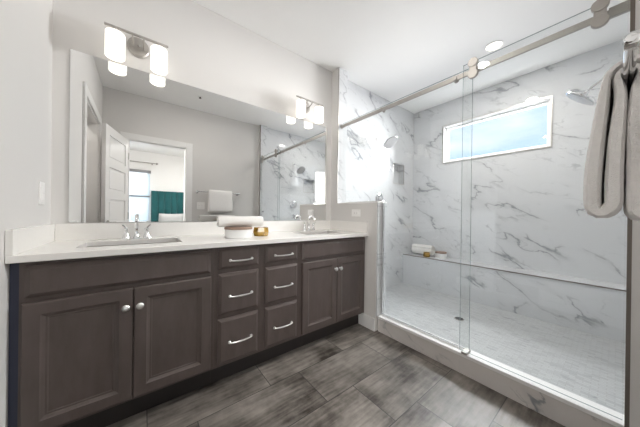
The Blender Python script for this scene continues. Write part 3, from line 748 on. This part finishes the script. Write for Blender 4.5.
# ---------------------------------------------------------------- counter sets: rolled towel, lidded jar, amber votive
def rolled_towel(c, axis, L_, R_, label, group):
    b = B(); turns = 3.4 if R_ > .06 else 1.9; n = 130; th = .0075
    cen = []
    for k in range(n):
        a = k/(n-1)*turns*2*PI; r = .010+(R_-th-.010)*(a/(turns*2*PI)); cen.append((r*math.cos(a), r*math.sin(a)))
    ax = Vector(axis); sd = Vector((0, 0, 1)).cross(ax)
    G = {}; nl = 26
    for side in (1, -1):
        for i in range(n):
            p = Vector(cen[i]); d = (Vector(cen[min(i+1, n-1)])-Vector(cen[max(i-1, 0)])).normalized(); nn = Vector((d.y, -d.x))
            for j in range(nl+1):
                u = j/nl; e = min(u, 1-u)*nl; tt = th*(.6 if e < .5 else 1)
                q = p+nn*tt*side; w_ = 1+.012*noise.noise(Vector((u*5, i*.07, 0)))
                G[side, i, j] = b.bm.verts.new(Vector(c)+sd*q.x*w_+Vector((0, 0, 1))*q.y*w_+ax*((u-.5)*(L_-.004*(i % 37)/37)))
    for i in range(n-1):
        for j in range(nl):
            b.bm.faces.new((G[1, i, j], G[1, i+1, j], G[1, i+1, j+1], G[1, i, j+1])); b.bm.faces.new((G[-1, i, j], G[-1, i, j+1], G[-1, i+1, j+1], G[-1, i+1, j]))
        for j in (0, nl): b.bm.faces.new((G[1, i, j], G[-1, i, j], G[-1, i+1, j], G[1, i+1, j]))
    for i in (0, n-1):
        for j in range(nl): b.bm.faces.new((G[1, i, j], G[1, i, j+1], G[-1, i, j+1], G[-1, i, j]))
    return tag(obj('rolled_towel', b, 'terry_white', None, True), label, 'towel', group)
def jar(x, y, z, r, h, label):
    t_ = thing('lidded_jar', label, 'jar', (x, y, z), 'lidded jars beside rolled towels')
    lh = h*.22
    obj('jar_body', B().lathe([(0, .0005), (r*.95, .0005), (r, .005), (r, h-lh), (r*.96, h-lh+.001), (0, h-lh+.001)], (x, y, z), (0, 0, 1), 48), 'ceramic', t_)
    obj('lid', B().lathe([(0, h-lh+.0015), (r*1.02, h-lh+.0015), (r*1.03, h-lh+.004), (r*1.03, h-.003), (r*1.0, h), (0, h)], (x, y, z), (0, 0, 1), 48), 'wood_lid', t_)
    return t_
def votive(x, y, z, w, h, label):
    t_ = thing('amber_votive', label, 'candle holder', (x, y, z), 'amber glass votives beside rolled towels')
    b = B()
    b.lathe([(0, .0005), (w*.82, .0005), (w*.92, h*.10), (w*1.0, h*.5), (w*.92, h*.9), (w*.9, h), (w*.74, h), (w*.74, h*.25), (0, h*.2)], (x, y, z), (0, 0, 1), 8)
    for f in b.bm.faces: f.smooth = False
    obj('glass_cup', b, 'amber', t_)
    obj('candle', B().lathe([(0, h*.22), (w*.70, h*.22), (w*.70, h*.7), (0, h*.72)], (x, y, z), (0, 0, 1), 20), 'gold', t_)
    return t_
ZK = .885
rolled_towel((.978, -.325, ZK+.0755+.0425), (1, 0, 0), .318, .042, 'rolled white towel lying on top of the jar on the vanity counter', 'rolled white towels')
jar(.958, -.335, ZK, .092, .075, 'round white jar with a brown wooden lid on the vanity counter')
votive(1.142, -.300, ZK, .062, .066, 'faceted amber glass candle holder on the vanity counter beside the jar')
rolled_towel((3.712, -.225, ZB+.0785), (0, -1, 0), .30, .078, 'rolled white towel lying on the marble shower bench', 'rolled white towels')
votive(3.612, -.335, ZB, .048, .064, 'faceted amber glass candle holder on the shower bench')
jar(3.700, -.490, ZB, .070, .085, 'round white jar with a brown wooden lid on the shower bench')

# ---------------------------------------------------------------- shower glass and hardware
XG = 2.168; XR = 2.146; XD = 2.122
ZG = 2.062
def glass_panel(name, poly, x0, x1, parent=None):
    b = B(); b.prism(poly, lambda u, v, d: (d, u, v), x0, x1)
    bmesh.ops.recalc_face_normals(b.bm, faces=b.bm.faces)
    for f in b.bm.faces: f.material_index = 0 if abs(f.normal.x) > .5 else 1
    return obj(name, b, ['glass', 'glass_edge'], parent)
fp = thing('fixed_shower_panel', 'fixed clear glass panel notched over the half wall', 'glass panel', (XG, -.7, ZH))
glass_panel('glass', [(-.112, ZH+.013), (YH-.020, ZH+.013), (YH-.020, ZC+.004), (-1.379, ZC+.004), (-1.379, ZG), (-.112, ZG)], XG-.005, XG+.005, fp)
b = B().box(XG-.010, XG+.010, YH-.026, YH-.014, ZC, ZH+.012, .001)
obj('side_channel', b, 'chrome', fp)
obj('cap_channel', B().box(XG-.009, XG+.009, YH-.012, -.112, ZH+.012, ZH+.022, .001), 'chrome', fp)
obj('sill_channel', B().box(XG-.009, XG+.009, -1.379, YH-.026, ZC, ZC+.012, .001), 'chrome', fp)
rl = thing('sliding_door_rail', 'brushed nickel rail carrying the sliding shower door', 'rail', (XR, -1.05, 2.02))
obj('rail_bar', B().box(XR-.006, XR+.006, YJ+.004, -.110, 2.005, 2.037, .001), 'nickel', rl)
obj('wall_bracket', B().box(XR-.012, XR+.012, -.125, -.1055, 2.0, 2.042, .002), 'nickel', rl)
obj('wall_bracket', B().box(XR-.010, XR+.010, YJ+.0005, YJ+.07, 1.998, 2.044, .002), 'nickel', rl)
for y in (-.655, -1.275):
    b = B().cyl((XR-.014, y, 2.021), (XR-.004, y, 2.021), .017, 24); b.cyl((XR+.005, y, 2.021), (XG-.0065, y, 2.021), .010, 16)
    obj('standoff', b, 'nickel', rl); obj('standoff_cap', B().cyl((XG+.005, y, 2.021), (XG+.013, y, 2.021), .017, 24), 'nickel', fp)
sd_ = thing('sliding_shower_door', 'clear frameless sliding glass door hung from the nickel rail', 'shower door', (XD, -1.66, ZC))
glass_panel('glass', [(-1.338, ZC+.018), (-2.005, ZC+.018), (-2.005, ZG+.01), (-1.338, ZG+.01)], XD-.004, XD+.004, sd_)
for y in (-1.400, -1.925):
    for dz in (.037, -.037):
        b = B().cyl((XD-.024, y, 2.021+dz), (XD-.005, y, 2.021+dz), .029, 28, .002)
        if dz > 0: b.cyl((XD+.005, y, 2.021+dz+.003), (XD+.020, y, 2.021+dz+.003), .014, 20)
        r_ = obj('roller', b, 'nickel', sd_)
    obj('hanger_plate', B().box(XD-.020, XD-.0045, y-.020, y+.020, 1.99, 2.052, .001), 'nickel', sd_)
obj('edge_seal', B().box(XD-.006, XD+.006, -2.012, -2.004, ZC+.018, ZG), 'pane', sd_)
kb = B().cyl((XD-.004, -1.93, 1.08), (XD-.028, -1.93, 1.08), .014, 20); kb.cyl((XD+.004, -1.93, 1.08), (XD+.028, -1.93, 1.08), .014, 20)
obj('door_knob', kb, 'chrome', sd_)
tag(obj('floor_guide', B().box(XD-.014, XG+.012, -1.385, -1.352, ZC+.0005, ZC+.016, .002), 'nickel'), 'small metal door guide on the curb sill below the glass edge', 'door guide')
tag(obj('shower_threshold_strip', B().box(XD-.010, XD+.010, -2.015, -1.386, ZC+.0005, ZC+.010, .001), 'pane'), 'clear threshold strip on the sill under the sliding door', 'threshold strip')

def shower_head(cx, ywall, sgn, zc, label, r=.098, reach=.20, tilt=.62):
    # sgn -1: spray arm grows toward -y
    t_ = thing('wall_shower_fixture', label, 'shower head', (cx, ywall, 2.07), 'wall mounted shower heads')
    zw = 2.065
    obj('flange', B().lathe([(0, 0), (.028, 0), (.027, .004), (.014, .012), (0, .013)], (cx, ywall, zw), (0, sgn, 0), 24), 'chrome', t_)
    y2 = ywall+sgn*(reach-.035)
    obj('shower_arm', B().tube([(cx, ywall+sgn*.002, zw), (cx, ywall+sgn*.035, zw-.002), (cx, ywall+sgn*.07, zw-.014), (cx, y2, zc+.042)], .0085, 12), 'chrome', t_)
    A = Vector((0, sgn*tilt, -.78)).normalized(); c = Vector((cx, ywall+sgn*reach, zc))
    hd = obj('spray_head', B().lathe([(0, -.045), (.012, -.045), (.014, -.030), (.030, -.018), (r*.85, -.008), (r, .002), (r, .010), (r*.95, .013), (0, .013)], c, A, 40), 'chrome', t_)
    obj('nozzle_face', B().lathe([(0, .0135), (r*.90, .0135), (r*.90, .0150), (0, .0155)], c, A, 40), 'hole', hd)
shower_head(2.915, 0, -1, 1.985, 'round chrome shower head on the marble wall beside the niche')
shower_head(2.86, YO, 1, 1.905, 'round chrome shower head at the near end of the shower, beside the hanging towel', reach=.258, tilt=.66, r=.094)
def valve(cx, ywall, sgn, z, label, low=None):
    t_ = thing('shower_valve', label, 'shower valve', (cx, ywall, z), 'shower valves')
    obj('escutcheon', B().lathe([(0, 0), (.078, 0), (.078, .004), (.070, .010), (.030, .014), (0, .014)], (cx, ywall, z), (0, sgn, 0), 36), 'chrome', t_)
    b = B().lathe([(0, .012), (.026, .012), (.024, .05), (.018, .056), (0, .057)], (cx, ywall, z), (0, sgn, 0), 24)
    b.tube([(cx, ywall+sgn*.045, z), (cx-.035, ywall+sgn*.055, z-.015), (cx-.075, ywall+sgn*.058, z-.02)], [.009, .007, .005], 10)
    obj('lever', b, 'chrome', t_)
    if low:
        obj('diverter', B().lathe([(0, 0), (.035, 0), (.034, .005), (.016, .010), (.015, .045), (0, .047)], (cx, ywall, low), (0, sgn, 0), 24), 'chrome', t_)
valve(2.965, 0, -1, 1.270, 'chrome shower valve on the marble wall just above the half wall')
valve(2.86, YO, 1, 1.235, 'chrome shower valve at the near end of the shower, seen in the mirror', 1.0)
b = B().lathe([(0, .0), (.045, 0), (.045, .003), (.040, .004), (0, .004)], (2.92, -1.03, ZSF), (0, 0, 1), 32)
dn = thing('shower_drain', 'small round metal drain in the marble mosaic shower floor', 'drain', (2.92, -1.03, ZSF))
obj('flange', b, 'nickel', dn)
obj('grate', B().lathe([(0, .0042), (.036, .0042), (.036, .0052), (0, .0055)], (2.92, -1.03, ZSF), (0, 0, 1), 32), 'rubber', dn)
for nm, N_, sy in (('trim_10', NB, 1), ('trim_11', NN, -1)):
    x0, x1, z0, z1 = N_; yw = 0 if sy == 1 else YO
    ya, yb_ = (yw-.002, yw+.006) if sy == 1 else (yw-.006, yw+.002)
    b = B()
    b.box(x0-.002, x0+.005, ya, yb_, z0, z1); b.box(x1-.005, x1+.002, ya, yb_, z0, z1); b.box(x0, x1, ya, yb_, z0-.002, z0+.005); b.box(x0, x1, ya, yb_, z1-.005, z1+.002)
    struct(nm, b, 'schluter', 'thin metal edge around the '+('shower niche' if sy == 1 else 'near shower niche'))
